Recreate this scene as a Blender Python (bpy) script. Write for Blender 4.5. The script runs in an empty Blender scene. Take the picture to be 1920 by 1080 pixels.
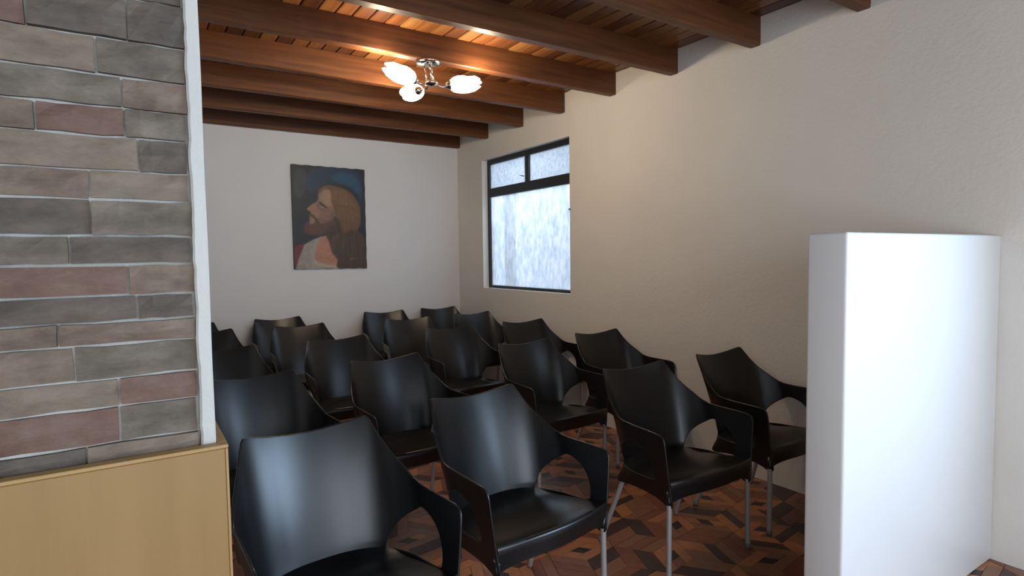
import bpy, bmesh, math, random
import numpy as np
from mathutils import Vector, Matrix
from mathutils.geometry import delaunay_2d_cdt

sc = bpy.context.scene
C = sc.collection

# ------------------------------------------------------------------ camera
cam_data = bpy.data.cameras.new('camera')
cam = bpy.data.objects.new('camera', cam_data); C.objects.link(cam)
RIGHT = Vector((0.83691, -0.54718, -0.01337)).normalized()
FWD = Vector((0.54578, 0.83612, -0.05494)).normalized()
UP = RIGHT.cross(FWD).normalized()
cam.matrix_world = Matrix(((RIGHT.x, UP.x, -FWD.x, 0.0), (RIGHT.y, UP.y, -FWD.y, 0.0),
                           (RIGHT.z, UP.z, -FWD.z, 1.40), (0, 0, 0, 1)))
cam_data.sensor_width = 36.0
cam_data.lens = 1099.0 / 1920.0 * 36.0
cam_data.clip_start = 0.02
sc.camera = cam

# ------------------------------------------------------------------ world, lights, exposure
w = bpy.data.worlds.new('sky'); sc.world = w; w.use_nodes = True
bg = w.node_tree.nodes['Background']
bg.inputs['Color'].default_value = (0.62, 0.76, 1.0, 1)
bg.inputs['Strength'].default_value = 1.6
sc.view_settings.view_transform = 'Standard'
sc.view_settings.look = 'None'
sc.view_settings.gamma = 1.0
sc.view_settings.use_curve_mapping = False
sc.view_settings.exposure = 0.30

def area(name, loc, direction, sx, sy, power, col):
    l = bpy.data.lights.new(name, 'AREA'); l.shape = 'RECTANGLE'; l.size = sx; l.size_y = sy
    l.energy = power; l.color = col
    o = bpy.data.objects.new(name, l); C.objects.link(o)
    o.location = loc; o.rotation_euler = Vector(direction).to_track_quat('-Z', 'Y').to_euler()
    return o
# daylight in the three openings of the room: the street window in the right wall behind the low wall,
# the doorway behind the camera, and the light well beyond the frosted window
area('daylight_street_window', (3.30, -1.10, 1.78), (-1, 0.10, -0.08), 2.1, 1.5, 128, (0.54, 0.75, 1.0))
area('daylight_doorway', (0.6, -2.52, 1.25), (0, 1, -0.02), 2.6, 1.9, 47, (0.90, 0.97, 1.0))
area('daylight_light_well', (3.80, 4.75, 2.95), (-0.12, 0.0, -1.0), 0.7, 2.2, 58, (0.76, 0.88, 1.0))

# ------------------------------------------------------------------ dimensions
XL, XR = -0.62, 3.214
YB, YF = -2.45, 6.04
ZC = 2.80
YP0, YP1 = 0.985, 1.115            # low partition line beside the camera
XE = 0.100                         # right end of the stone wall

# ------------------------------------------------------------------ helpers
def link(name, me, mat=None, parent=None):
    o = bpy.data.objects.new(name, me); C.objects.link(o)
    if mat is not None:
        me.materials.clear(); me.materials.append(mat)
    if parent is not None: o.parent = parent
    return o

def obj(name, bm, mat=None, parent=None, smooth=False):
    me = bpy.data.meshes.new(name)
    bmesh.ops.recalc_face_normals(bm, faces=bm.faces[:])
    bm.to_mesh(me); bm.free()
    if smooth:
        for p in me.polygons: p.use_smooth = True
    return link(name, me, mat, parent)

def empty(name, loc=(0, 0, 0), rz=0.0):
    o = bpy.data.objects.new(name, None); C.objects.link(o)
    o.location = loc; o.rotation_euler = (0, 0, rz); o.empty_display_size = 0.05
    return o

def tag(o, label, cat, group=None):
    o['label'] = label; o['category'] = cat
    if group: o['group'] = group
    return o

def struct(o):
    o['kind'] = 'structure'; return o

def bx(bm, x0, x1, y0, y1, z0, z1, bev=0.0, seg=2):
    b = bmesh.new()
    bmesh.ops.create_cube(b, size=1.0)
    for v in b.verts:
        v.co = Vector((x0 + (v.co.x + .5) * (x1 - x0), y0 + (v.co.y + .5) * (y1 - y0), z0 + (v.co.z + .5) * (z1 - z0)))
    if bev > 0:
        bmesh.ops.bevel(b, geom=b.edges[:], offset=bev, segments=seg, affect='EDGES', profile=0.5)
    me = bpy.data.meshes.new('tmp'); b.to_mesh(me); b.free(); bm.from_mesh(me); bpy.data.meshes.remove(me)
    return bm

def tube(bm, pts, rad, n=10, caps=True):
    pts = [Vector(p) for p in pts]
    if not hasattr(rad, '__len__'): rad = [rad] * len(pts)
    rings = []; ref = None
    for i, p in enumerate(pts):
        d = (pts[min(i + 1, len(pts) - 1)] - pts[max(i - 1, 0)]).normalized()
        if ref is None: ref = Vector((0, 0, 1)) if abs(d.z) < .9 else Vector((1, 0, 0))
        a = d.cross(ref).normalized(); b = d.cross(a).normalized(); ref = -b if False else a.cross(d)
        rings.append([bm.verts.new(p + rad[i] * (math.cos(2 * math.pi * k / n) * a + math.sin(2 * math.pi * k / n) * b)) for k in range(n)])
    for r0, r1 in zip(rings, rings[1:]):
        for k in range(n): bm.faces.new((r0[k], r0[(k + 1) % n], r1[(k + 1) % n], r1[k]))
    if caps: bm.faces.new(rings[0][::-1]); bm.faces.new(rings[-1])
    return bm

def lathe(bm, prof, n=32, M=None):
    rings = []
    for r, z in prof:
        ring = []
        for k in range(n):
            a = 2 * math.pi * k / n
            co = Vector((r * math.cos(a), r * math.sin(a), z))
            ring.append(bm.verts.new(M @ co if M else co))
        rings.append(ring)
    for r0, r1 in zip(rings, rings[1:]):
        for k in range(n): bm.faces.new((r0[k], r0[(k + 1) % n], r1[(k + 1) % n], r1[k]))
    return bm

# ------------------------------------------------------------------ materials
def mat(name, col=(.8, .8, .8), rough=.5, metal=0.0, spec=.5):
    m = bpy.data.materials.new(name); m.use_nodes = True
    b = m.node_tree.nodes['Principled BSDF']
    b.inputs['Base Color'].default_value = (*col, 1); b.inputs['Roughness'].default_value = rough
    b.inputs['Metallic'].default_value = metal; b.inputs['Specular IOR Level'].default_value = spec
    return m, m.node_tree, b

def noise(nt, scale, detail=4, rough=.6, vec=None, stretch=None):
    tc = nt.nodes.new('ShaderNodeTexCoord')
    n = nt.nodes.new('ShaderNodeTexNoise'); n.inputs['Scale'].default_value = scale
    n.inputs['Detail'].default_value = detail; n.inputs['Roughness'].default_value = rough
    src = tc.outputs['Object']
    if stretch:
        mp = nt.nodes.new('ShaderNodeMapping'); mp.inputs['Scale'].default_value = stretch
        nt.links.new(src, mp.inputs['Vector']); src = mp.outputs['Vector']
    nt.links.new(src, n.inputs['Vector'])
    return n

def ramp(nt, fac, stops):
    r = nt.nodes.new('ShaderNodeValToRGB')
    while len(r.color_ramp.elements) < len(stops): r.color_ramp.elements.new(0.5)
    for e, (p, c) in zip(r.color_ramp.elements, stops): e.position = p; e.color = (*c, 1)
    nt.links.new(fac, r.inputs['Fac']); return r

def bump(nt, b, fac, strength, dist):
    bp = nt.nodes.new('ShaderNodeBump'); bp.inputs['Strength'].default_value = strength
    bp.inputs['Distance'].default_value = dist
    nt.links.new(fac, bp.inputs['Height']); nt.links.new(bp.outputs['Normal'], b.inputs['Normal'])
    return bp

def plaster(name, c0, c1, rough=.75, bs=.35):
    m, nt, b = mat(name, c0, rough)
    n = noise(nt, 1.3, 3)
    r = ramp(nt, n.outputs['Fac'], [(.3, c0), (.7, c1)])
    nt.links.new(r.outputs['Color'], b.inputs['Base Color'])
    n2 = noise(nt, 38, 6, .7)
    bump(nt, b, n2.outputs['Fac'], bs, .004)
    return m
M_wall = plaster('painted_plaster', (.76, .72, .66), (.81, .77, .71), .7, .95)
M_wall_far = plaster('painted_plaster_smooth', (.74, .735, .73), (.78, .775, .77), .7, .12)
M_white = plaster('white_trim_plaster', (.45, .43, .385), (.50, .48, .43), .55, .5)
M_halfwall = plaster('white_gloss_paint', (.70, .69, .68), (.73, .72, .71), .35, .05)
M_outside = plaster('outside_plaster', (.80, .80, .80), (.86, .86, .86), .8, .5)

def wood(name, stops, rough, stretch, scale=3.0, rand=0.0, bs=.15):
    """grain stretched along one axis, colour shifted per object"""
    m, nt, b = mat(name, stops[0][1], rough)
    n = noise(nt, scale, 6, .62, stretch=stretch)
    fac = n.outputs['Fac']
    if rand:
        oi = nt.nodes.new('ShaderNodeObjectInfo')
        ma = nt.nodes.new('ShaderNodeMath'); ma.operation = 'MULTIPLY_ADD'
        ma.inputs[1].default_value = rand
        nt.links.new(oi.outputs['Random'], ma.inputs[0])
        s = nt.nodes.new('ShaderNodeMath'); s.operation = 'SUBTRACT'; s.inputs[1].default_value = rand / 2
        nt.links.new(fac, s.inputs[0]); nt.links.new(s.outputs[0], ma.inputs[2]); fac = ma.outputs[0]
    r = ramp(nt, fac, stops); nt.links.new(r.outputs['Color'], b.inputs['Base Color'])
    bump(nt, b, n.outputs['Fac'], bs, .003)
    return m
M_beam = wood('stained_beam_wood', [(.30, (.070, .024, .0085)), (.5, (.112, .039, .0125)), (.72, (.16, .060, .019))], .48, (.5, 9, 9), 3)
M_beam.node_tree.nodes['Principled BSDF'].inputs['Specular IOR Level'].default_value = .28
M_plank = wood('varnished_plank', [(.15, (.055, .018, .007)), (.4, (.115, .038, .012)), (.62, (.21, .080, .022)), (.88, (.24, .14, .05))], .35, (9, .7, 9), 2.5, .55)
M_box = wood('tan_panel_wood', [(.3, (.235, .127, .036)), (.7, (.27, .150, .046))], .5, (7, 7, .6), 3)
M_boxedge = wood('pale_edge_wood', [(.3, (.31, .18, .060)), (.7, (.35, .215, .078))], .5, (7, 7, .6), 3)
fl = []
for nm, a, bb in (('dark', (.035, .016, .014), (.065, .027, .022)), ('red', (.17, .052, .028), (.24, .080, .042)),
                  ('orange', (.34, .125, .050), (.44, .175, .072)), ('brown', (.20, .082, .042), (.27, .12, .062)),
                  ('black', (.014, .009, .009), (.024, .014, .012))):
    fl.append(wood('parquet_' + nm, [(.3, a), (.7, bb)], .33, (3, 3, 3), 9, 0, .1))
M_dark, M_red, M_orange, M_brown, M_black = fl
M_grout, *_ = mat('parquet_bed', (.02, .012, .01), .8)

M_plastic, nt, b = mat('black_plastic', (.007, .007, .0075), .31, 0, .52)
n_ = noise(nt, 420, 2); bump(nt, b, n_.outputs['Fac'], .06, .0006)
M_leg, nt, b = mat('grey_metal_leg', (.36, .345, .34), .42, .35)
M_cap, *_ = mat('grey_foot_cap', (.12, .12, .12), .6)
M_frame, nt, b = mat('black_window_metal', (.014, .017, .022), .4)
M_chrome, *_ = mat('chrome', (.75, .74, .70), .12, 1.0)
M_handle, *_ = mat('dark_handle', (.03, .03, .03), .35, .5)
M_pipe, *_ = mat('grey_outside_post', (.05, .06, .065), .6)
M_canvas_edge, *_ = mat('dark_canvas_edge', (.015, .017, .02), .8)

# frosted pane: thin patterned glass that scatters the daylight and lets a blurred view through
def frosted(name, wob, stretch, ro, mixv, tint=1.0):
    m = bpy.data.materials.new(name); m.use_nodes = True; nt = m.node_tree; nt.nodes.clear()
    out = nt.nodes.new('ShaderNodeOutputMaterial')
    tr = nt.nodes.new('ShaderNodeBsdfTranslucent'); tr.inputs['Color'].default_value = (.90, .95, 1.0, 1)
    re = nt.nodes.new('ShaderNodeBsdfRefraction'); re.inputs['IOR'].default_value = 1.02; re.inputs['Roughness'].default_value = ro
    re.inputs['Color'].default_value = (.93, .97, 1, 1)
    gl = nt.nodes.new('ShaderNodeBsdfGlossy'); gl.inputs['Roughness'].default_value = .25
    mx = nt.nodes.new('ShaderNodeMixShader'); mx.inputs[0].default_value = mixv
    m2 = nt.nodes.new('ShaderNodeMixShader'); m2.inputs[0].default_value = .05
    n = noise(nt, wob, 3, .6, stretch=stretch)
    r = ramp(nt, n.outputs['Fac'], [(.32, (.74 * tint, .80 * tint, .86 * tint)), (.62, (.98 * tint, .99 * tint, tint))])
    nt.links.new(r.outputs['Color'], tr.inputs['Color'])
    nt.links.new(r.outputs['Color'], re.inputs['Color'])
    bp = nt.nodes.new('ShaderNodeBump'); bp.inputs['Strength'].default_value = .6; bp.inputs['Distance'].default_value = .004
    nt.links.new(n.outputs['Fac'], bp.inputs['Height'])
    for s in (re, gl): nt.links.new(bp.outputs['Normal'], s.inputs['Normal'])
    nt.links.new(re.outputs[0], mx.inputs[1]); nt.links.new(tr.outputs[0], mx.inputs[2])
    nt.links.new(mx.outputs[0], m2.inputs[1]); nt.links.new(gl.outputs[0], m2.inputs[2])
    nt.links.new(m2.outputs[0], out.inputs['Surface'])
    return m
M_pane = frosted('frosted_glass', 34, (1, 1, .8), .3, .55, .72)
M_pane_low = frosted('frosted_glass_fine', 22, (1, 1.1, .45), .13, .42)

M_shade = bpy.data.materials.new('lit_opal_glass'); M_shade.use_nodes = True
b = M_shade.node_tree.nodes['Principled BSDF']
b.inputs['Base Color'].default_value = (.9, .88, .8, 1); b.inputs['Roughness'].default_value = .25
b.inputs['Emission Color'].default_value = (1.0, .86, .62, 1); b.inputs['Emission Strength'].default_value = 5.0

# ------------------------------------------------------------------ setting: floor with parquet blocks
floor = struct(obj('floor', bx(bmesh.new(), XL - .15, XR + .15, YB - .15, YF + .15, -.12, -.004), M_grout))
rng = random.Random(5)
S = .185; G = .0007; HT = .0075
def block(bm, pts, z1):
    """one wooden parquet block: polygon in plan with chamfered top arrises"""
    c = sum((Vector(p) for p in pts), Vector((0, 0))) / len(pts)
    def inset(d):
        out = []
        n = len(pts)
        for i in range(n):
            p0, p1, p2 = Vector(pts[i - 1]), Vector(pts[i]), Vector(pts[(i + 1) % n])
            e0 = (p1 - p0).normalized(); e1 = (p2 - p1).normalized()
            n0 = Vector((-e0.y, e0.x)); n1 = Vector((-e1.y, e1.x))
            k = (n0 + n1) / max(.25, 1 + n0.dot(n1))
            out.append(p1 + k * d)
        return out
    a, b2 = inset(G), inset(G + .0009)
    r0 = [bm.verts.new((p.x, p.y, -.004)) for p in a]
    r1 = [bm.verts.new((p.x, p.y, z1 - .0007)) for p in a]
    r2 = [bm.verts.new((p.x, p.y, z1)) for p in b2]
    n = len(pts); fs = []
    for A, B in ((r0, r1), (r1, r2)):
        for k in range(n): fs.append(bm.faces.new((A[k], A[(k + 1) % n], B[(k + 1) % n], B[k])))
    fs.append(bm.faces.new(r2)); return fs

blocks = []                      # (polygon, material index)
def add_rhomb(o, u, v, kind):
    """rhombus o, o+u, o+u+v, o+v split in strips; kind chooses colours"""
    def P(a, b_): return o + u * a + v * b_
    def strip(a0, a1, b0, b1, m):
        pts = [P(a0, b0), P(a1, b0), P(a1, b1), P(a0, b1)]
        if u.x * v.y - u.y * v.x < 0: pts.reverse()
        blocks.append((pts, m))
    # 0 dark 1 red 2 orange 3 brown 4 black
    if kind == 0:
        strip(0, 1, 0, .34, rng.choice((2, 2, 3))); strip(0, 1, .34, .66, rng.choice((0, 1))); strip(0, 1, .66, 1, rng.choice((2, 3, 1)))
    elif kind == 1:
        strip(0, .5, 0, 1, rng.choice((0, 0, 1))); strip(.5, 1, 0, 1, rng.choice((0, 1, 3)))
    elif kind == 2:
        strip(0, 1, 0, .33, rng.choice((2, 3)))
        strip(0, .34, .33, .67, rng.choice((2, 3))); strip(.34, .66, .33, .67, 4); strip(.66, 1, .33, .67, rng.choice((2, 3)))
        strip(0, 1, .67, 1, rng.choice((2, 3)))
    else:
        strip(0, .3, 0, 1, 0); strip(.3, 1, 0, .5, 2); strip(.3, 1, .5, 1, 3)
e = [Vector((math.cos(math.radians(t)), math.sin(math.radians(t)))) * S for t in (8, 128, 248)]
a1 = e[0] - e[1]; a2 = e[1] - e[2]
for i in range(-70, 70):
    for j in range(-70, 70):
        c = a1 * i + a2 * j + Vector((1.5, 1.5))
        if not (XL - .3 < c.x < XR + .3 and YB - .3 < c.y < YF + .3): continue
        for k in range(3):
            kind = (0, 1, 2)[(k + i + 2 * j) % 3]
            if rng.random() < .22: kind = 3
            add_rhomb(c, e[k], e[(k + 1) % 3], kind)
mats5 = (M_dark, M_red, M_orange, M_brown, M_black)
def clip(pts):
    """clip a polygon to the room"""
    for ax, lim, sg in ((0, XL, 1), (0, XR, -1), (1, YB, 1), (1, YF, -1)):
        out = []
        for i in range(len(pts)):
            p, q = pts[i - 1], pts[i]
            dp, dq = sg * (p[ax] - lim), sg * (q[ax] - lim)
            if (dp >= 0) != (dq >= 0): out.append(p + (q - p) * (dp / (dp - dq)))
            if dq >= 0: out.append(q)
        pts = out
        if len(pts) < 3: return None
    return pts
ok = []
for pts, m in blocks:
    q = clip(pts)
    if q:
        ar = abs(sum(q[i - 1].x * q[i].y - q[i].x * q[i - 1].y for i in range(len(q)))) / 2
        if ar > 2e-5: ok.append((q, m))
# the blocks that show largest: the open floor under and between the near right-hand chairs
def seen(pts):
    c = sum(pts, Vector((0, 0))) / len(pts)
    a = math.degrees(math.atan2(c.x, c.y))
    d = c.length
    if a < 16 or a > 60.5 or c.y < 1.12 or d > 4.2: return 99
    return d + (0.9 if a < 24 else 0)
order = sorted(range(len(ok)), key=lambda k: seen(ok[k][0]))
near = set(order[:290])
rest = bmesh.new()
for k, (pts, m) in enumerate(ok):
    z1 = rng.uniform(-.0006, .0)
    if k in near:
        bm = bmesh.new(); block(bm, pts, z1); obj('parquet_block', bm, mats5[m], floor)
    else:
        for f in block(rest, pts, z1): f.material_index = m
me = bpy.data.meshes.new('parquet'); rest.to_mesh(me); rest.free()
for m in mats5: me.materials.append(m)
pq = bpy.data.objects.new('parquet', me); C.objects.link(pq); pq.parent = floor; pq['kind'] = 'stuff'

# ------------------------------------------------------------------ setting: walls
T = .16
struct(obj('wall_back', bx(bmesh.new(), XL - T, XR + T, YF, YF + T, 0, ZC + .1), M_wall_far))
struct(obj('wall_left', bx(bmesh.new(), XL - T, XL, YB, YF, 0, ZC + .1), M_wall))
WY0, WY1, WZ0, WZ1 = 3.992, 5.485, 1.058, 2.425      # frosted window opening
VY0, VY1, VZ0, VZ1 = -2.2, 0.0, 1.00, 2.56           # street window behind the low wall
bm = bmesh.new()
for y0, y1, z0, z1 in ((YB, VY0, 0, ZC + .1), (VY0, VY1, 0, VZ0), (VY0, VY1, VZ1, ZC + .1), (VY1, WY0, 0, ZC + .1),
                       (WY0, WY1, 0, WZ0), (WY1, YF, 0, ZC + .1)):
    bx(bm, XR, XR + T, y0, y1, z0, z1)
# lintel above the window, set back a centimetre at its near end where the plaster steps
vs = [bm.verts.new(p) for p in ((XR + .014, WY0, WZ1), (XR, WY1, WZ1), (XR + T, WY1, WZ1), (XR + T, WY0, WZ1),
                                (XR + .014, WY0, ZC + .1), (XR, WY1, ZC + .1), (XR + T, WY1, ZC + .1), (XR + T, WY0, ZC + .1))]
for f in ((0, 1, 2, 3), (4, 5, 6, 7), (0, 1, 5, 4), (1, 2, 6, 5), (2, 3, 7, 6), (3, 0, 4, 7)): bm.faces.new([vs[k] for k in f])
struct(obj('wall_right', bm, M_wall))
# wall behind the camera with a wide doorway
bm = bmesh.new()
for x0, x1, z0, z1 in ((XL - T, -.75 + .05, 0, ZC + .1), (1.95, XR + T, 0, ZC + .1), (-.70, 1.95, 2.25, ZC + .1)):
    bx(bm, x0, x1, YB - T, YB, z0, z1)
struct(obj('wall_front', bm, M_wall))

# plaster lumps where the beams enter the right wall
# ------------------------------------------------------------------ setting: ceiling with planks and beams
ceiling = struct(obj('ceiling', bx(bmesh.new(), XL - T, XR + T, YB - T, YF + T, ZC + .022, ZC + .12), M_beam))
pw = .098; x = XL; meshes = {}
k = 0
while x < XR - .002:
    x1 = min(x + pw, XR)
    # two boards end to end, joint hidden above a beam
    for (y0, y1) in ((YB, 2.205), (2.205, YF)):
        key = (round(x1 - x, 4), y0)
        if key not in meshes:
            bm = bx(bmesh.new(), .003, x1 - x - .003, y0 + .001, y1 - .001, -.0, .020, .0035, 1)
            o = obj('plank', bm, M_plank, ceiling); meshes[key] = o.data
        else:
            o = link('plank', meshes[key], None, ceiling)
        o.location = (x, 0, ZC + rng.uniform(-.002, .002))
    x += pw; k += 1
BEAMS = [5.968, 5.337, 4.690, 4.059, 3.414, 2.802, 2.172, 1.550, .925, .300, -.325, -.950, -1.575, -2.20]
bmesh_beam = None
for i, y in enumerate(BEAMS):
    if bmesh_beam is None:
        bm = bmesh.new()
        nx = 60; hw = .035; zb, zt = 2.635, ZC
        rr = random.Random(3)
        rings = []
        for a in range(nx + 1):
            xx = XL + (XR - XL) * a / nx
            c = .006
            j = lambda: rr.uniform(-.0012, .0012)
            prof = [(-hw, zt), (-hw + j(), zb + c), (-hw + c, zb + j()), (hw - c, zb + j()), (hw + j(), zb + c), (hw, zt)]
            rings.append([bm.verts.new((xx, p, q)) for p, q in prof])
        for r0, r1 in zip(rings, rings[1:]):
            for q in range(6): bm.faces.new((r0[q], r0[(q + 1) % 6], r1[(q + 1) % 6], r1[q]))
        bm.faces.new(rings[0]); bm.faces.new(rings[-1])
        o = obj('beam', bm, M_beam, ceiling); bmesh_beam = o.data
    else:
        o = link('beam', bmesh_beam, None, ceiling)
    o.location = (0, y + .035, 0)

# ------------------------------------------------------------------ setting: stone-clad wall at the left
M_mortar = plaster('pale_mortar', (.38, .36, .32), (.48, .455, .41), .85, .9)
wl = struct(obj('wall_stone', bx(bmesh.new(), XL, XE, YP0 + .008, YP1, 0, ZC), M_mortar))
def stone_mat(name, c0, c1, c2):
    m, nt, b = mat(name, c0, .75)
    n = noise(nt, 16, 6, .65, stretch=(1, 1, 2.2)); r = ramp(nt, n.outputs['Fac'], [(.3, c0), (.5, c1), (.72, c2)])
    nt.links.new(r.outputs['Color'], b.inputs['Base Color']); bump(nt, b, n.outputs['Fac'], .7, .006); return m
STONES = [stone_mat('grey_slate', (0.0700, 0.0531, 0.0383), (0.1155, 0.0896, 0.0655), (0.1750, 0.1376, 0.1015)),
          stone_mat('brown_slate', (0.0840, 0.0544, 0.0360), (0.1400, 0.0960, 0.0667), (0.1960, 0.1408, 0.0986)),
          stone_mat('rust_slate', (0.0840, 0.0416, 0.0278), (0.1260, 0.0672, 0.0464), (0.1610, 0.1024, 0.0725)),
          stone_mat('dark_slate', (0.0525, 0.0384, 0.0290), (0.0840, 0.0627, 0.0464), (0.1260, 0.0960, 0.0708)),
          stone_mat('buff_slate', (0.1120, 0.0800, 0.0551), (0.1610, 0.1184, 0.0812), (0.2030, 0.1536, 0.1102))]
# course joints read down the picture (z), top colours per course
JZ = [2.80, 2.745, 2.70, 2.66, 2.615, 2.57, 2.53, 2.48, 2.435, 2.39, 2.35, 2.305, 2.26, 2.215, 2.17, 2.125, 2.08, 2.035, 1.99, 1.945, 1.90, 1.855, 1.81, 1.765,
      1.705, 1.655, 1.612, 1.572, 1.525, 1.485, 1.435, 1.395, 1.352, 1.316, 1.284, 1.236, 1.196, 1.145, 1.118, 1.07, 1.02]
COL = {24: 0, 25: 1, 26: 0, 27: 3, 28: 4, 29: 0, 30: 3, 31: 1, 32: 3, 33: 1, 34: 0, 35: 2, 36: 0, 37: 4, 38: 0, 39: 3}
rs = random.Random(11)
for c in range(len(JZ) - 1):
    zt, zb = JZ[c], JZ[c + 1]
    xx = XE - .019 + rs.uniform(-.003, .003)
    first = True
    while xx > XL + .02:
        L = rs.uniform(.07, .20) if not first else rs.uniform(.06, .17)
        x0 = max(xx - L, XL)
        hh = zt - zb - .0035
        bm = bmesh.new(); d = rs.uniform(.006, .014)
        n = 4
        g = []
        for a in range(n + 1):
            row = []
            for bq in range(3):
                ed = (a in (0, n)) or (bq in (0, 2))
                row.append(bm.verts.new((x0 + .0015 + (xx - x0 - .003) * a / n + rs.uniform(-.0008, .0008),
                                         YP0 + .008 - (d * .72 if ed else d) + rs.uniform(-.0016, .0016),
                                         zb + .00175 + hh * bq / 2 + rs.uniform(-.0012, .0012))))
            g.append(row)
        for a in range(n):
            for bq in range(2): bm.faces.new((g[a][bq], g[a + 1][bq], g[a + 1][bq + 1], g[a][bq + 1]))
        loop = [g[a][0] for a in range(n + 1)] + [g[n][1]] + [g[a][2] for a in range(n, -1, -1)] + [g[0][1]]
        back = [bm.verts.new((v.co.x, YP0 + .012, v.co.z)) for v in loop]
        for q in range(len(loop)):
            bm.faces.new((loop[q], loop[(q + 1) % len(loop)], back[(q + 1) % len(loop)], back[q]))
        ci = COL.get(c, rs.randrange(5)) if first else rs.randrange(5)
        obj('stone', bm, STONES[ci], wl)
        first = False
        xx = x0
# white painted plaster border on the wall's right edge, uneven inner edge
bm = bmesh.new(); rr = random.Random(8); ring0 = []
N = 120
for a in range(N + 1):
    z = 1.05 + (ZC - 1.05) * a / N
    xi = XE - .0195 + rr.uniform(-.0008, .0008) + .0006 * math.sin(a * .7)
    xo = XE + .0003 * math.sin(a * .33)
    yf = YP0 - .006
    ring0.append([bm.verts.new(p) for p in ((xi, YP0 + .012, z), (xi, yf + .003, z), (xi + .003, yf, z), (xo - .003, yf, z), (xo, yf + .003, z), (xo, YP1 + .002, z), (XE - .002, YP1 + .002, z), (XE - .002, YP0 + .012, z))])
for r0, r1 in zip(ring0, ring0[1:]):
    for q in range(8): bm.faces.new((r0[q], r0[(q + 1) % 8], r1[(q + 1) % 8], r1[q]))
bm.faces.new(ring0[0]); bm.faces.new(ring0[-1])
obj('plaster_border', bm, M_white, wl, smooth=False)
wl.children[-1]['label'] = 'white painted plaster edge of the stone wall' if len(wl.children) else ''

# tan wooden box around the foot of the stone wall
bxo = empty('wooden_box', ((XL + .113) / 2, (YP0 + YP1) / 2, 0))
def child(o, par):
    o.parent = par; o.matrix_parent_inverse = Matrix.Translation(-Vector(par.location)); return o
def part(name, bm, m, par, smooth=False):
    return child(obj(name, bm, m, None, smooth), par)
bt = 1.124
part('front_panel', bx(bmesh.new(), XL + .002, .1095, YP0 - .026, YP0 - .016, .002, bt - .006, .0008, 1), M_box, bxo)
part('corner_strip', bx(bmesh.new(), .1098, .1135, YP0 - .0265, YP0 - .012, .002, bt - .006, .0006, 1), M_boxedge, bxo)['label'] = 'pale edge strip'
part('side_panel', bx(bmesh.new(), .1035, .1130, YP0 - .0115, YP1 + .018, .002, bt - .006, .0006, 1), M_box, bxo)
part('top_board', bx(bmesh.new(), XL + .002, .1140, YP0 - .027, YP0 - .0075, bt - .0055, bt, .0008, 1), M_boxedge, bxo)
part('end_cap', bx(bmesh.new(), .1015, .1140, YP0 - .0072, YP1 + .018, bt - .0055, bt, .0008, 1), M_boxedge, bxo)
tag(bxo, 'tan wooden box panelling round the foot of the stone wall', 'box')

# low white wall at the right, rounded top edge
bm = bx(bmesh.new(), 1.925, XR, YP0, YP1 + .002, 0, 1.462, .010, 4)
hw_ = struct(obj('wall_low', bm, M_halfwall))
for p in hw_.data.polygons: p.use_smooth = True
hw_.data.set_sharp_from_angle(angle=math.radians(50))

# ------------------------------------------------------------------ setting: the frosted window
win = struct(empty('window_1', (XR + .09, (WY0 + WY1) / 2, WZ0)))
FX0, FX1 = XR + .066, XR + .100
def wpart(name, y0, y1, z0, z1, x0=FX0, x1=FX1, m=M_frame, bev=.002):
    return part(name, bx(bmesh.new(), x0, x1, y0, y1, z0, z1, bev, 1), m, win)
wpart('frame_head', WY0, WY1, WZ1 - .050, WZ1)
wpart('frame_sill', WY0, WY1, WZ0, WZ0 + .028)
wpart('frame_jamb', WY1 - .040, WY1, WZ0 + .0285, WZ1 - .0505)
wpart('frame_jamb', WY0, WY0 + .040, WZ0 + .0285, WZ1 - .0505)
wpart('transom', WY0 + .0405, WY1 - .0405, 2.030, 2.122)
wpart('mullion', 4.705, 4.770, 2.1225, WZ1 - .0505)
PX = XR + .086
for y0, y1, z0, z1, m in ((4.7705, WY1 - .0405, 2.1225, WZ1 - .0505, M_pane), (WY0 + .0405, 4.7045, 2.1225, WZ1 - .0505, M_pane),
                          (WY0 + .0405, WY1 - .0405, WZ0 + .0285, 2.0295, M_pane_low)):
    wpart('pane', y0, y1, z0, z1, PX, PX + .004, m, 0)
h = bmesh.new(); tube(h, [(FX0 - .002, 4.775, 2.178), (FX0 - .016, 4.785, 2.180), (FX0 - .020, 4.835, 2.192)], [.005, .005, .003], 8)
part('window_handle', h, M_handle, win, True)
k_ = bmesh.new(); lathe(k_, [(.0005, -.012), (.008, -.011), (.011, -.004), (.011, 0.0)], 14, Matrix.Translation((XR - .001, WY0 - .004, 1.795)) @ Matrix.Rotation(math.radians(90), 4, 'Y'))
part('wall_stop', k_, M_leg, win, True)
# light well outside: pale wall, return wall and a post seen blurred through the lower pane
struct(obj('wall_outside', bx(bmesh.new(), XR + 1.05, XR + 1.2, 2.6, 7.2, 0.0, 3.1), M_outside))
bm = bx(bmesh.new(), XR + .36, XR + .44, 5.50, 5.62, .0, 2.04, .01, 1); bx(bm, XR + .34, XR + .46, 5.46, 5.62, 2.04, 2.10, .01, 1)
tag(obj('outdoor_post', bm, M_pipe), 'grey post outside, blurred behind the lower frosted pane', 'post')
struct(obj('ground_outside', bx(bmesh.new(), XR + T, XR + 1.05, 2.6, 7.2, -.12, 0.0), M_outside))

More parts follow.
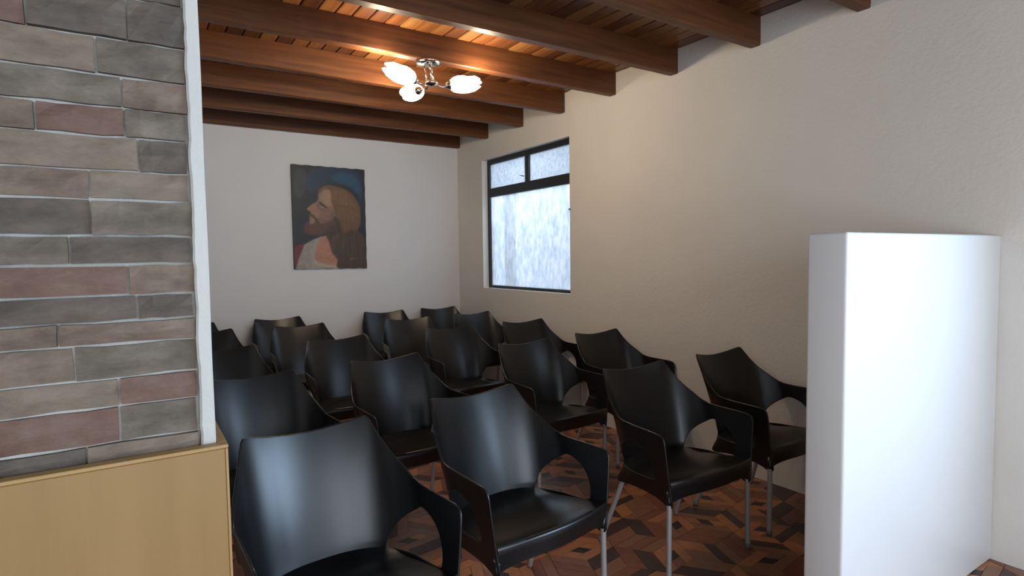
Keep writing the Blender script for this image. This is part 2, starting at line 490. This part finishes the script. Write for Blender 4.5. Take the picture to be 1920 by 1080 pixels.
# street window frame in the right wall behind the low wall (outside the picture)
w2 = struct(empty('window_2', (XR + .08, (VY0 + VY1) / 2, VZ0)))
bm = bmesh.new()
for y0, y1, z0, z1 in ((VY0, VY0 + .05, VZ0, VZ1), (VY1 - .05, VY1, VZ0, VZ1), (VY0 + .05, VY1 - .05, VZ0, VZ0 + .05), (VY0 + .05, VY1 - .05, VZ1 - .05, VZ1), (-1.13, -1.08, VZ0 + .05, VZ1 - .05)):
    bx(bm, XR + .03, XR + .07, y0, y1, z0, z1)
part('window_frame', bm, M_frame, w2)

# ------------------------------------------------------------------ chair
def catmull(xs, ys, t):
    n = len(xs); i = max(0, min(n - 2, next((k for k in range(n - 1) if t <= xs[k + 1]), n - 2)))
    h_ = xs[i + 1] - xs[i]; u = (t - xs[i]) / h_
    def tan(k):
        if k == 0: return (ys[1] - ys[0]) / (xs[1] - xs[0])
        if k == n - 1: return (ys[-1] - ys[-2]) / (xs[-1] - xs[-2])
        return (ys[k + 1] - ys[k - 1]) / (xs[k + 1] - xs[k - 1])
    m0, m1 = tan(i) * h_, tan(i + 1) * h_
    u2, u3 = u * u, u * u * u
    return (2 * u3 - 3 * u2 + 1) * ys[i] + (u3 - 2 * u2 + u) * m0 + (-2 * u3 + 3 * u2) * ys[i + 1] + (u3 - u2) * m1

SS = [-.2, 0, .2, .4, .55, .7, .85, 1.0]
LV = {.40: ([-.11, 0, .11, .203, .246, .258, .265, .270], [.392, .402, .392, .350, .265, .180, .095, .012]),
      .65: ([-.115, 0, .115, .222, .280, .286, .292, .298], [.462, .476, .462, .415, .320, .240, .130, .020]),
      .83: ([-.11, 0, .11, .210, .264, .290, .304, .312], [.530, .542, .530, .500, .440, .310, .160, .015])}
YO = -.25
def wallpt(s, z):
    a = abs(s); sg = 1 if s >= 0 else -1
    p = {}
    for l, (X_, Y_) in LV.items(): p[l] = (catmull(SS, X_, a), catmull(SS, Y_, a))
    z0, z1, z2 = .40, .65, .83
    l0 = (z - z1) * (z - z2) / ((z0 - z1) * (z0 - z2)); l1 = (z - z0) * (z - z2) / ((z1 - z0) * (z1 - z2)); l2 = (z - z0) * (z - z1) / ((z2 - z0) * (z2 - z1))
    x_ = p[z0][0] * l0 + p[z1][0] * l1 + p[z2][0] * l2
    y_ = p[z0][1] * l0 + p[z1][1] * l1 + p[z2][1] * l2
    kick = 1.9 * max(0.0, .43 - z) ** 1.5 * math.exp(-((a - .46) / .20) ** 2)      # the shell flares back to the rear legs
    return Vector((sg * (x_ + .35 * kick), y_ + kick + YO, z))
def wallnrm(s, z):
    h_ = .004
    ds = wallpt(min(1, s + h_), z) - wallpt(max(-1, s - h_), z); dz = wallpt(s, z + h_) - wallpt(s, z - h_)
    n_ = ds.cross(dz).normalized()      # for s growing left->back->right this points to the outside or inside
    c_ = Vector((0, .05 + YO + .1, z)) - wallpt(s, z)
    if n_.dot(c_) < 0: n_ = -n_
    return n_                            # towards the sitter

def half_outline():
    top = [(0, .806), (.10, .809), (.20, .816), (.30, .825), (.365, .8315), (.386, .832), (.399, .825), (.408, .808), (.430, .770), (.451, .740), (.470, .719), (.492, .700), (.520, .680), (.548, .661),
           (.58, .649), (.64, .642), (.75, .638), (.86, .637), (.95, .635), (.975, .631), (.990, .622), (.997, .605)]
    front = [(.999, .57), (1.0, .52), (1.0, .46), (1.0, .40), (1.0, .36), (.998, .338), (.985, .327), (.955, .325), (.93, .329), (.90, .337), (.84, .346), (.74, .351), (.64, .350), (.585, .345),
             (.55, .339), (.525, .334), (.50, .331), (.465, .333), (.44, .341), (.40, .356), (.30, .370), (.15, .373), (0, .374)]
    return top, front
def hole_outline():
    cp = [(.386, .410), (.396, .437), (.425, .475), (.470, .513), (.532, .545), (.61, .567), (.67, .575), (.73, .571), (.79, .553), (.832, .525), (.858, .490),
          (.866, .460), (.862, .435), (.845, .423), (.80, .417), (.70, .413), (.58, .410), (.43, .407), (.393, .408)]
    out = []; n_ = len(cp)
    for i in range(n_):
        p0, p1, p2, p3 = [cp[(i + k) % n_] for k in (-1, 0, 1, 2)]
        for t_ in (0, .5):
            out.append(tuple(.5 * (2 * p1[k] + (p2[k] - p0[k]) * t_ + (2 * p0[k] - 5 * p1[k] + 4 * p2[k] - p3[k]) * t_ ** 2 + (-p0[k] + 3 * p1[k] - 3 * p2[k] + p3[k]) * t_ ** 3) for k in (0, 1)))
    return out

K = .62                                   # metres per unit s, for triangulation
def pip(p, poly):
    x_, y_ = p; c = False
    for i in range(len(poly)):
        (x1, y1), (x2, y2) = poly[i - 1], poly[i]
        if (y1 > y_) != (y2 > y_) and x_ < (x2 - x1) * (y_ - y1) / (y2 - y1) + x1: c = not c
    return c
top, front = half_outline()
right = top + front[:-1]
outline = right + [(0, .374)] + [(-s, z) for s, z in reversed(right[1:])]
holes = [hole_outline(), [(-s, z) for s, z in reversed(hole_outline())]]
def area_pts():
    V = []; E = []
    def loop(pts):
        b0 = len(V)
        dense = []
        for i in range(len(pts)):
            p, q = pts[i], pts[(i + 1) % len(pts)]
            L = math.hypot((q[0] - p[0]) * K, q[1] - p[1]); n_ = max(1, int(L / .016))
            for k in range(n_): dense.append((p[0] + (q[0] - p[0]) * k / n_, p[1] + (q[1] - p[1]) * k / n_))
        for p in dense: V.append((p[0] * K, p[1]))
        for i in range(len(dense)): E.append((b0 + i, b0 + (i + 1) % len(dense)))
        return dense
    o_ = loop(outline); hs = [loop(h_) for h_ in holes]
    # seam lines between backrest and armrests
    for sg in (-1, 1):
        zs = [z for z in np.linspace(.29, .79, 28)]
        b0 = len(V)
        for z in zs: V.append((sg * .478 * K, float(z)))
        for i in range(len(zs) - 1): E.append((b0 + i, b0 + i + 1))
    for s in np.arange(-.99, 1.0, .034):
        for z in np.arange(.340, .83, .020):
            if not pip((s, z), outline) or any(pip((s, z), h_) for h_ in holes): continue
            md = min(math.hypot((s - a) * K, z - b_) for a, b_ in o_ + hs[0] + hs[1])
            if md < .008 or abs(abs(s) - .478) * K < .007: continue
            V.append((s * K, z))
    return V, E
V2, E2 = area_pts()
res = delaunay_2d_cdt([Vector(v) for v in V2], E2, [], 0, 1e-6)
VV = [(v.x / K, v.y) for v in res[0]]
tris = []
for f in res[2]:
    cx = sum(VV[i][0] for i in f) / 3; cz = sum(VV[i][1] for i in f) / 3
    if pip((cx, cz), outline) and not any(pip((cx, cz), h_) for h_ in holes): tris.append(tuple(f))
P3 = [wallpt(s, z) for s, z in VV]; N3 = [wallnrm(s, z) for s, z in VV]
ecount = {}
for f in tris:
    for i in range(3):
        ecount.setdefault((f[i], f[(i + 1) % 3]), 0); ecount[(f[i], f[(i + 1) % 3])] += 1
bedges = [e_ for e_ in ecount if (e_[1], e_[0]) not in ecount]
# outward direction along the surface at every rim vertex
outd = {}
for a, b_ in bedges:
    t_ = (P3[b_] - P3[a]).normalized()
    for v in (a, b_):
        outd.setdefault(v, Vector()); outd[v] += t_.cross(N3[v])
cent = {}
for f in tris:
    for v in f: cent.setdefault(v, []).append(sum((P3[i] for i in f), Vector()) / 3)
for v in outd:
    d_ = outd[v].normalized(); c_ = sum(cent[v], Vector()) / len(cent[v])
    if d_.dot(c_ - P3[v]) > 0: d_ = -d_
    outd[v] = d_
TH = .0045
def shell_part(name, sel, parent):
    ids = {}; co = []; nr = []; faces = []
    def vid(v, layer):
        key = (v, layer)
        if key not in ids:
            ids[key] = len(co)
            N_ = N3[v]
            if v in outd:
                O_ = outd[v]; ph = {0: 90, 1: 40, 2: 0, 3: -40, 4: -90}[layer]
                c_, s_ = math.cos(math.radians(ph)), math.sin(math.radians(ph))
                co.append(P3[v] + (O_ * c_ + N_ * s_) * TH)
                nn = (O_ * c_ + N_ * s_) if layer not in (0, 4) else (N_ if layer == 0 else -N_)
                nr.append(nn)
            else:
                s_ = 1 if layer == 0 else -1
                co.append(P3[v] + N_ * TH * s_); nr.append(N_ * s_)
        return ids[key]
    for f in tris:
        if not sel(sum(VV[i][0] for i in f) / 3): continue
        nf = (P3[f[1]] - P3[f[0]]).cross(P3[f[2]] - P3[f[0]])
        g = f if nf.dot(N3[f[0]]) > 0 else f[::-1]
        faces.append([vid(v, 0) for v in g]); faces.append([vid(v, 4) for v in reversed(g)])
        for i in range(3):
            a, b_ = f[i], f[(i + 1) % 3]
            if (b_, a) not in ecount:
                for l in range(4):
                    q = [vid(a, l), vid(b_, l), vid(b_, l + 1), vid(a, l + 1)]
                    nq = (co[q[1]] - co[q[0]]).cross(co[q[2]] - co[q[0]])
                    if nq.dot(nr[q[0]] + nr[q[2]]) < 0: q.reverse()
                    faces.append(q)
    me = bpy.data.meshes.new(name)
    me.from_pydata([tuple(c_) for c_ in co], [], faces); me.update()
    for p in me.polygons: p.use_smooth = True
    me.normals_split_custom_set_from_vertices([tuple(n_) for n_ in nr])
    return link(name, me, M_plastic, parent)

def seat_bm():
    bm = bmesh.new()
    NP, NQ = 28, 20
    SB = .42; zs = .42
    def Fp(p): return Vector((p * .263, .030 - .045 * (1 - abs(p) ** 2.2) + YO, 0))
    def Bp(p): q = wallpt(p * SB, .41); q.z = 0; return q
    def Sd(sg, q): t_ = wallpt(sg * (1 - (1 - SB) * q), zs); t_.z = 0; return t_
    grid = []
    for j in range(NQ + 1):
        q = j / NQ; row = []
        for i in range(NP + 1):
            p = -1 + 2 * i / NP; u = (p + 1) / 2
            c_ = (1 - q) * Fp(p) + q * Bp(p) + (1 - u) * Sd(-1, q) + u * Sd(1, q) \
                - ((1 - u) * (1 - q) * Fp(-1) + u * (1 - q) * Fp(1) + (1 - u) * q * Bp(-1) + u * q * Bp(1))
            side = abs(p) ** 3
            z = .441 - .030 * min(1, q * 1.35) ** 1.2 + .010 * math.exp(-((q - 1) / .12) ** 2)
            z -= .010 * side - .012 * (1 - p * p) * math.sin(math.pi * min(1, q * 1.1)) - .010 * max(0, 1 - q / .12) ** 2
            row.append(Vector((c_.x * .992, c_.y, z)))
        grid.append(row)
    pre = []
    for (dy, t_) in ((.010, 1.0), (.004, .66), (-.004, .33), (-.0075, .12), (-.005, .03)):
        row = []
        for i in range(NP + 1):
            p = -1 + 2 * i / NP
            g0 = grid[0][i]; zb = .372 - .034 * abs(p) ** 5
            row.append(Vector((g0.x, g0.y + dy, g0.z + (zb - g0.z) * t_ - .002)))
        pre.append(row)
    rows = pre + grid
    topv = [[bm.verts.new(c_) for c_ in r] for r in rows]
    bot = []
    for jr, r in enumerate(rows):
        off = Vector((0, .007, -.001)) if jr < 3 else (Vector((0, .007, -.007)) if jr < 7 else Vector((0, 0, -.008)))
        bot.append([bm.verts.new(c_ + off) for c_ in r])
    for j in range(len(rows) - 1):
        for i in range(NP):
            bm.faces.new((topv[j][i], topv[j][i + 1], topv[j + 1][i + 1], topv[j + 1][i]))
            bm.faces.new((bot[j][i], bot[j + 1][i], bot[j + 1][i + 1], bot[j][i + 1]))
    for i in range(NP):
        bm.faces.new((topv[0][i], bot[0][i], bot[0][i + 1], topv[0][i + 1]))
        bm.faces.new((topv[-1][i], topv[-1][i + 1], bot[-1][i + 1], bot[-1][i]))
    for j in range(len(rows) - 1):
        for e_ in (0, NP):
            bm.faces.new((topv[j][e_], topv[j + 1][e_], bot[j + 1][e_], bot[j][e_]))
    return bm

proto = empty('armchair')
shell_part('backrest', lambda s: abs(s) < .478, proto)
shell_part('armrest', lambda s: s <= -.478, proto)
shell_part('armrest', lambda s: s >= .478, proto)
obj('seat', seat_bm(), M_plastic, proto, True)
for sx in (-1, 1):
    for (tx, ty, bx_, by_) in ((.262, .024, .266, .022), (.214, .325, .264, .462)):
        topp = Vector((sx * tx, ty + YO, .40)); botp = Vector((sx * bx_, by_ + YO, .006))
        lg = tube(bmesh.new(), [topp, botp], .0118, 12)
        L_ = obj('leg', lg, M_leg, proto, True)
        cp = obj('foot_cap', tube(bmesh.new(), [botp + Vector((0, 0, .022)), botp + Vector((0, 0, -.0045))], .0125, 12), M_cap, L_, True)
        sk = bmesh.new(); dr = (topp - botp).normalized()
        tube(sk, [botp + dr * ((.338 - .006) / dr.z), botp + dr * ((.352 - .006) / dr.z), topp - dr * .012], [.0125, .0130, .0125], 14)
        obj('leg_socket', sk, M_plastic, proto, True)
for o in list(proto.children):
    if o.name.startswith(('leg.', 'seat', 'foot')) or o.name == 'leg':
        o.data.set_sharp_from_angle(angle=math.radians(60))

def copy_tree(o, parent=None):
    c_ = o.copy(); C.objects.link(c_)
    if parent is not None: c_.parent = parent
    for ch in list(o.children): copy_tree(ch, c_)
    return c_

# x, y of the back's top corners' middle, turn in degrees, label; rows counted from the camera
CH = [
 (.482, 1.995, 4.8, 'large black plastic armchair nearest the camera, beside the tan wooden box'),
 (1.192, 2.119, 6.4, 'black armchair in the nearest row with bluish sheen, second from the wooden box'),
 (2.143, 2.142, -.9, 'black armchair in the nearest row, second from the right wall, all legs in view'),
 (2.845, 2.164, 2.2, 'black armchair in the nearest row beside the right wall, partly behind the low white wall'),
 (.476, 3.080, 4.0, 'black armchair in the second row, partly behind the tan wooden box and stone wall'),
 (1.202, 3.161, 6.0, 'black armchair in the second row with vertical blue sheen, second from the stone wall'),
 (2.176, 3.186, 2.7, 'black armchair in the second row, second from the right wall'),
 (2.890, 3.279, 1.8, 'black armchair in the second row, against the right wall'),
 (.466, 4.150, 2.5, 'dark black armchair in the third row, mostly hidden behind the stone wall'),
 (1.233, 4.196, 1.5, 'black armchair in the third row, second from the stone wall'),
 (2.150, 4.220, .2, 'black armchair in the third row, second from the right wall'),
 (2.882, 4.242, .1, 'black armchair in the third row, against the right wall below the window'),
 (.478, 5.250, 2.0, 'black armchair in the fourth row, just showing beside the stone wall'),
 (1.205, 5.200, 1.4, 'black armchair in the fourth row, second from the stone wall, below the painting'),
 (2.165, 5.110, -7.0, 'black armchair in the fourth row, third from the stone wall, turned slightly'),
 (2.890, 5.175, 1.2, 'black armchair in the fourth row, by the right wall below the window corner'),
 (.415, 5.890, 2.0, 'black armchair in the back row, a sliver showing beside the stone wall'),
 (1.180, 5.935, 4.0, 'black armchair in the back row against the far wall, below the painting'),
 (2.250, 5.935, -4.0, 'black armchair in the back row against the far wall, right of the painting'),
 (2.896, 5.955, -.1, 'black armchair in the back row, in the corner of the far and right walls'),
]
for i, (x_, y_, a_, lab) in enumerate(CH):
    o = proto if i == 0 else copy_tree(proto)
    r_ = math.radians(a_)
    # local middle of the top corners is (0, .245)
    off = .245
    o.location = (x_ + off * math.sin(r_), y_ - off * math.cos(r_), 0)
    o.rotation_euler = (0, 0, r_)
    tag(o, lab, 'chair', 'black plastic armchairs set out in rows')

# ------------------------------------------------------------------ painting of a bearded man in profile
def painting():
    TL, TR, BR, BL = (68, 78), (722, 135), (745, 1003), (92, 1010)
    def uv(p):
        x_, y_ = p; u = v = .5
        for _ in range(12):
            xl = TL[0] + (BL[0] - TL[0]) * v; xr = TR[0] + (BR[0] - TR[0]) * v; u = (x_ - xl) / (xr - xl)
            yt = TL[1] + (TR[1] - TL[1]) * u; yb = BL[1] + (BR[1] - BL[1]) * u; v = (y_ - yt) / (yb - yt)
        return u, v
    W, Hh = 168, 236
    U, Vv = np.meshgrid(np.linspace(0, 1, W), np.linspace(0, 1, Hh))
    img = np.zeros((Hh, W, 3))
    def s2l(c_): c_ = np.array(c_) / 255.; return np.where(c_ < .04045, c_ / 12.92, ((c_ + .055) / 1.055) ** 2.4)
    def blur(a, n_):
        for _ in range(n_):
            q = np.pad(a, 1, mode='edge'); a = (q[1:-1, 1:-1] * 2 + q[:-2, 1:-1] + q[2:, 1:-1] + q[1:-1, :-2] + q[1:-1, 2:]) / 6
        return a
    def smoothpoly(pts):
        out = []; n_ = len(pts)
        for i in range(n_):
            p0, p1, p2, p3 = [np.array(pts[(i + k) % n_], float) for k in (-1, 0, 1, 2)]
            for t_ in (0, .25, .5, .75):
                out.append(.5 * (2 * p1 + (p2 - p0) * t_ + (2 * p0 - 5 * p1 + 4 * p2 - p3) * t_ ** 2 + (-p0 + 3 * p1 - 3 * p2 + p3) * t_ ** 3))
        return out
    def mask(pts, bl=1, sm=True):
        P_ = [uv(p) for p in (smoothpoly(pts) if sm else pts)]
        m_ = np.zeros((Hh, W), bool)
        for i in range(len(P_)):
            (x1, y1), (x2, y2) = P_[i - 1], P_[i]
            if y1 == y2: continue
            m_ ^= ((y1 > Vv) != (y2 > Vv)) & (U < (x2 - x1) * (Vv - y1) / (y2 - y1) + x1)
        return blur(m_.astype(float), bl)
    def paint(pts, col, bl=1, a=1.0, sm=True):
        nonlocal img
        m_ = (mask(pts, bl, sm) * a)[..., None]; img = img * (1 - m_) + s2l(col) * m_
    r_ = np.random.RandomState(4)
    def fn(sy, sx):
        g = r_.rand(Hh // sy + 2, W // sx + 2)
        yi = np.arange(Hh) / sy; xi = np.arange(W) / sx; y0 = yi.astype(int); x0 = xi.astype(int); fy = (yi - y0)[:, None]; fx = (xi - x0)[None]
        return (g[y0][:, x0] * (1 - fy) + g[y0 + 1][:, x0] * fy) * (1 - fx) + (g[y0][:, x0 + 1] * (1 - fy) + g[y0 + 1][:, x0 + 1] * fy) * fx
    img[:] = s2l((26, 33, 40))
    paint([(330, 110), (560, 110), (690, 190), (710, 400), (690, 480), (640, 330), (520, 260), (380, 255), (260, 330), (200, 300), (190, 180)], (30, 52, 74), 22, .9)
    paint([(480, 160), (600, 170), (670, 240), (690, 340), (650, 340), (580, 280), (470, 240), (420, 200)], (36, 78, 104), 16, .9)
    paint([(110, 130), (190, 150), (180, 330), (120, 380), (90, 250)], (62, 70, 72), 16, .55)
    paint([(100, 500), (180, 520), (160, 640), (100, 640)], (16, 22, 28), 10, .7)
    # red cloak, robe, neck
    paint([(97, 1003), (93, 830), (110, 800), (180, 785), (150, 860), (118, 1003)], (112, 34, 46), 2, 1, False)
    paint([(108, 1006), (130, 920), (180, 790), (260, 745), (330, 718), (400, 760), (470, 900), (480, 1003)], (150, 142, 134), 2, 1, False)
    paint([(200, 1003), (215, 900), (270, 770), (330, 725), (300, 850), (290, 940), (330, 1003)], (166, 156, 144), 5, .5)
    paint([(285, 800), (318, 745), (370, 712), (430, 800), (480, 960), (470, 968), (380, 962), (300, 945), (268, 905)], (176, 122, 98), 3)
    paint([(262, 905), (290, 948), (380, 972), (478, 980), (478, 1000), (370, 990), (270, 960)], (186, 162, 132), 3, .8)
    # back hair
    paint([(440, 290), (520, 300), (600, 345), (660, 420), (684, 510), (676, 600), (660, 675), (700, 710), (725, 790), (738, 1003), (480, 1003), (470, 930), (420, 860), (390, 760), (370, 710), (430, 640), (470, 560), (440, 460)], (84, 60, 42), 3)
    paint([(500, 690), (600, 660), (690, 720), (722, 820), (735, 1000), (490, 1003), (480, 900), (440, 850)], (66, 50, 36), 10, .8)
    # face
    paint([(300, 360), (320, 300), (380, 275), (430, 300), (450, 400), (470, 520), (470, 600), (400, 640), (330, 690), (240, 690), (215, 620), (228, 570), (222, 540), (232, 505), (203, 480), (210, 462), (255, 430), (288, 410), (300, 385)], (148, 112, 90), 2)
    paint([(330, 340), (400, 310), (430, 400), (400, 450), (330, 410)], (166, 134, 108), 7, .7)
    paint([(250, 440), (310, 440), (400, 500), (400, 560), (320, 570), (260, 520), (232, 490)], (160, 116, 94), 8, .6)
    # beard
    paint([(228, 515), (262, 528), (300, 570), (330, 600), (400, 575), (440, 540), (470, 560), (480, 610), (440, 660), (380, 690), (320, 715), (240, 706), (185, 690), (170, 655), (190, 605), (215, 590), (235, 612), (262, 600), (270, 575), (240, 545), (222, 545)], (78, 52, 38), 5, .9)
    paint([(180, 640), (230, 610), (290, 620), (300, 690), (220, 700)], (98, 56, 36), 6, .6)
    paint([(228, 560), (256, 566), (268, 574), (240, 578), (222, 572)], (150, 112, 104), 1, .8)
    # brow, eye, nostril
    paint([(330, 480), (420, 470), (460, 540), (400, 590), (330, 600), (300, 560)], (120, 86, 68), 9, .7)
    paint([(290, 425), (330, 440), (370, 480), (330, 490), (290, 470)], (110, 82, 68), 6, .7)
    paint([(300, 408), (330, 420), (380, 462), (376, 472), (340, 454), (312, 430)], (44, 34, 30), 1, .9)
    paint([(316, 450), (342, 458), (352, 470), (330, 468)], (142, 132, 124), 1, .8)
    paint([(204, 482), (232, 500), (240, 515), (222, 508)], (50, 34, 30), 1, .7)
    # crown hair
    paint([(300, 350), (310, 305), (350, 275), (400, 268), (470, 282), (540, 305), (610, 355), (662, 430), (684, 520), (672, 640), (600, 660), (520, 690), (490, 640), (470, 580), (440, 480), (415, 400), (410, 320), (370, 300), (330, 320)], (108, 76, 50), 4)
    paint([(430, 320), (520, 320), (600, 380), (640, 470), (560, 450), (480, 440), (430, 400)], (128, 92, 60), 10, .7)
    paint([(460, 470), (540, 460), (640, 500), (660, 600), (560, 580), (480, 560)], (118, 88, 60), 9, .6)
    paint([(440, 540), (490, 580), (520, 690), (450, 700), (400, 760), (390, 700), (450, 640)], (54, 38, 28), 6, .75)
    for k in range(16):      # strands of hair
        x0 = 430 + k * 15; pts = []
        for t_ in range(9): pts.append((x0 + 14 * math.sin(t_ * .9 + k) + t_ * 6 * (1 - k / 26), 310 + k * 7 + t_ * 78))
        pts2 = [(a_ + 8, b_) for a_, b_ in reversed(pts)]
        paint(pts + pts2, (132, 98, 66) if k % 2 else (66, 48, 34), 3, .17, False)
    for x_ in range(585, 640, 11):     # the painter's small pale signature scrawl
        paint([(x_, 916), (x_ + 7, 912), (x_ + 9, 922), (x_ + 2, 926)], (150, 120, 90), 0, .6, False)
    img *= (.82 + .36 * fn(6, 6) * .6 + .36 * fn(2, 3) * .4)[..., None]
    # canvas mesh: front grid slightly uneven at the edges, with depth
    x0, x1, z0, z1 = 1.366, 2.104, 1.292, 2.322
    verts = []; faces = []
    for j in range(Hh):
        for i in range(W):
            u, v = i / (W - 1), j / (Hh - 1)
            verts.append((x0 + (x1 - x0) * u + (.0016 * math.sin(v * 41) if i in (0, W - 1) else 0), 0, z1 + (z0 - z1) * v + .006 * (.5 - u) + (.002 * math.sin(u * 37) if j in (0, Hh - 1) else 0)))
    for j in range(Hh - 1):
        for i in range(W - 1): a = j * W + i; faces.append((a, a + W, a + W + 1, a + 1))
    me = bpy.data.meshes.new('canvas'); me.from_pydata(verts, [], faces); me.update()
    ca = me.color_attributes.new('paint', 'FLOAT_COLOR', 'POINT')
    ca.data.foreach_set('color', np.concatenate([img.reshape(-1, 3), np.ones((Hh * W, 1))], 1).ravel().astype(np.float32))
    m, nt, b = mat('oil_paint', (.1, .1, .1), .5)
    at = nt.nodes.new('ShaderNodeAttribute'); at.attribute_name = 'paint'
    nt.links.new(at.outputs['Color'], b.inputs['Base Color'])
    n2 = noise(nt, 160, 3); bump(nt, b, n2.outputs['Fac'], .15, .0008)
    root = empty('painting', (1.735, YF, 1.292))
    c_ = link('canvas', me, m); c_.location = (0, YF - .0225, 0); child(c_, root)
    part('stretcher', bx(bmesh.new(), x0 + .0005, x1 - .0005, YF - .022, YF - .0005, z0 + .0025, z1 - .0035, .001, 1), M_canvas_edge, root)
    tag(root, 'unframed painting of a long-haired bearded man in profile, on the far wall', 'painting')
painting()

# ------------------------------------------------------------------ ceiling lamp with three glass shades
LC = Vector((1.640, 3.449, 2.6345))
lamp = empty('ceiling_lamp', LC)
bm = bmesh.new()
lathe(bm, [(.0005, 0), (.072, 0), (.078, -.006), (.076, -.014), (.060, -.020), (.030, -.024), (.0005, -.025)], 40, Matrix.Translation(LC))
part('canopy', bm, M_chrome, lamp, True)
hubz = 2.500
hub = Vector((LC.x + .015, LC.y - .005, hubz))
for ang in (20, 140, 260):
    a = math.radians(ang); d = Vector((math.cos(a), math.sin(a), 0)) * .026
    part('rod', tube(bmesh.new(), [LC + d + Vector((0, 0, -.020)), Vector((hub.x, hub.y, hubz + .004)) + d], .0052, 10), M_chrome, lamp, True)
bm = bmesh.new()
lathe(bm, [(.0005, .014), (.034, .013), (.044, .006), (.046, -.002), (.040, -.010), (.020, -.016), (.0005, -.018)], 32, Matrix.Translation(hub))
part('hub', bm, M_chrome, lamp, True)
def shade(direction, upt, L=.215, R=.070, neck=.045):
    """opal tulip shade opening outwards, with a notched, petalled rim"""
    d = Vector((direction.x, direction.y, 0)).normalized()
    ax = (d * math.cos(upt) + Vector((0, 0, math.sin(upt)))).normalized()
    side = ax.cross(Vector((0, 0, 1))).normalized(); up = side.cross(ax)
    a0 = hub + d * neck + Vector((0, 0, -.004))
    a1 = hub + d * (neck + .055) + Vector((0, 0, -.006))
    arm = part('arm', tube(bmesh.new(), [hub + d * .03, hub + d * .05 + Vector((0, 0, -.014)), hub + d * .075 + Vector((0, 0, -.020)), a1], [.007, .0065, .006, .008], 10), M_chrome, lamp, True)
    cup = bmesh.new(); n = 24
    rings = []
    for r, t_ in ((.0005, -.004), (.013, -.004), (.020, .006), (.026, .020), (.027, .030)):
        rings.append([cup.verts.new(a1 + ax * t_ + (side * math.cos(2 * math.pi * k / n) + up * math.sin(2 * math.pi * k / n)) * r) for k in range(n)])
    for r0, r1 in zip(rings, rings[1:]):
        for k in range(n): cup.faces.new((r0[k], r0[(k + 1) % n], r1[(k + 1) % n], r1[k]))
    part('lamp_cup', cup, M_chrome, lamp, True)
    bm = bmesh.new(); n = 64; ring_list = []
    prof = [(.018, .02), (.030, .04), (.052, .085), (.070, .16), (.082, .30), (.088, .45), (.088, .62), (.074, .82), (.050, .95), (.036, 1.0)]
    for layer, th in ((0, 0), (1, -.003)):
        seq = prof if layer == 0 else prof[::-1]
        for r, t_ in seq:
            ring = []
            for k in range(n):
                a = 2 * math.pi * k / n
                notch = abs(math.cos(2 * a + .35)) ** .35          # four petals
                tt = t_ * (1 - (1 - notch) * .34 * max(0, t_ - .35) / .65)
                da = (a - math.pi / 2 + math.pi) % (2 * math.pi) - math.pi
                rr = (r + th) * R / .088 * (1 + .035 * (notch - .7)) * (1 - .60 * math.exp(-(da / .60) ** 2) * math.exp(-((t_ - .62) / .13) ** 2))
                ring.append(bm.verts.new(a1 + ax * (.016 + L * tt) + (side * math.cos(a) + up * math.sin(a) * .80) * rr))
            ring_list.append(ring)
    for r0, r1 in zip(ring_list, ring_list[1:]):
        for k in range(n): bm.faces.new((r0[k], r0[(k + 1) % n], r1[(k + 1) % n], r1[k]))
    part('lamp_shade', bm, M_shade, lamp, True)
    # the bulb's own light
    l = bpy.data.lights.new('bulb', 'POINT'); l.energy = 13.0; l.color = (1.0, .80, .56); l.shadow_soft_size = .03
    lo = bpy.data.objects.new('bulb', l); C.objects.link(lo); lo.location = a1 + ax * (L + .035); child(lo, lamp)
for px, py, nk, up_ in ((-.25, -.03, .045, 12), (.235, -.070, .040, 8), (-.01, .27, .100, 6)):
    shade(Vector((px, py, 0)), math.radians(up_), neck=nk)
tag(lamp, 'lit ceiling lamp with three white glass shades on chrome arms under a beam', 'lamp')
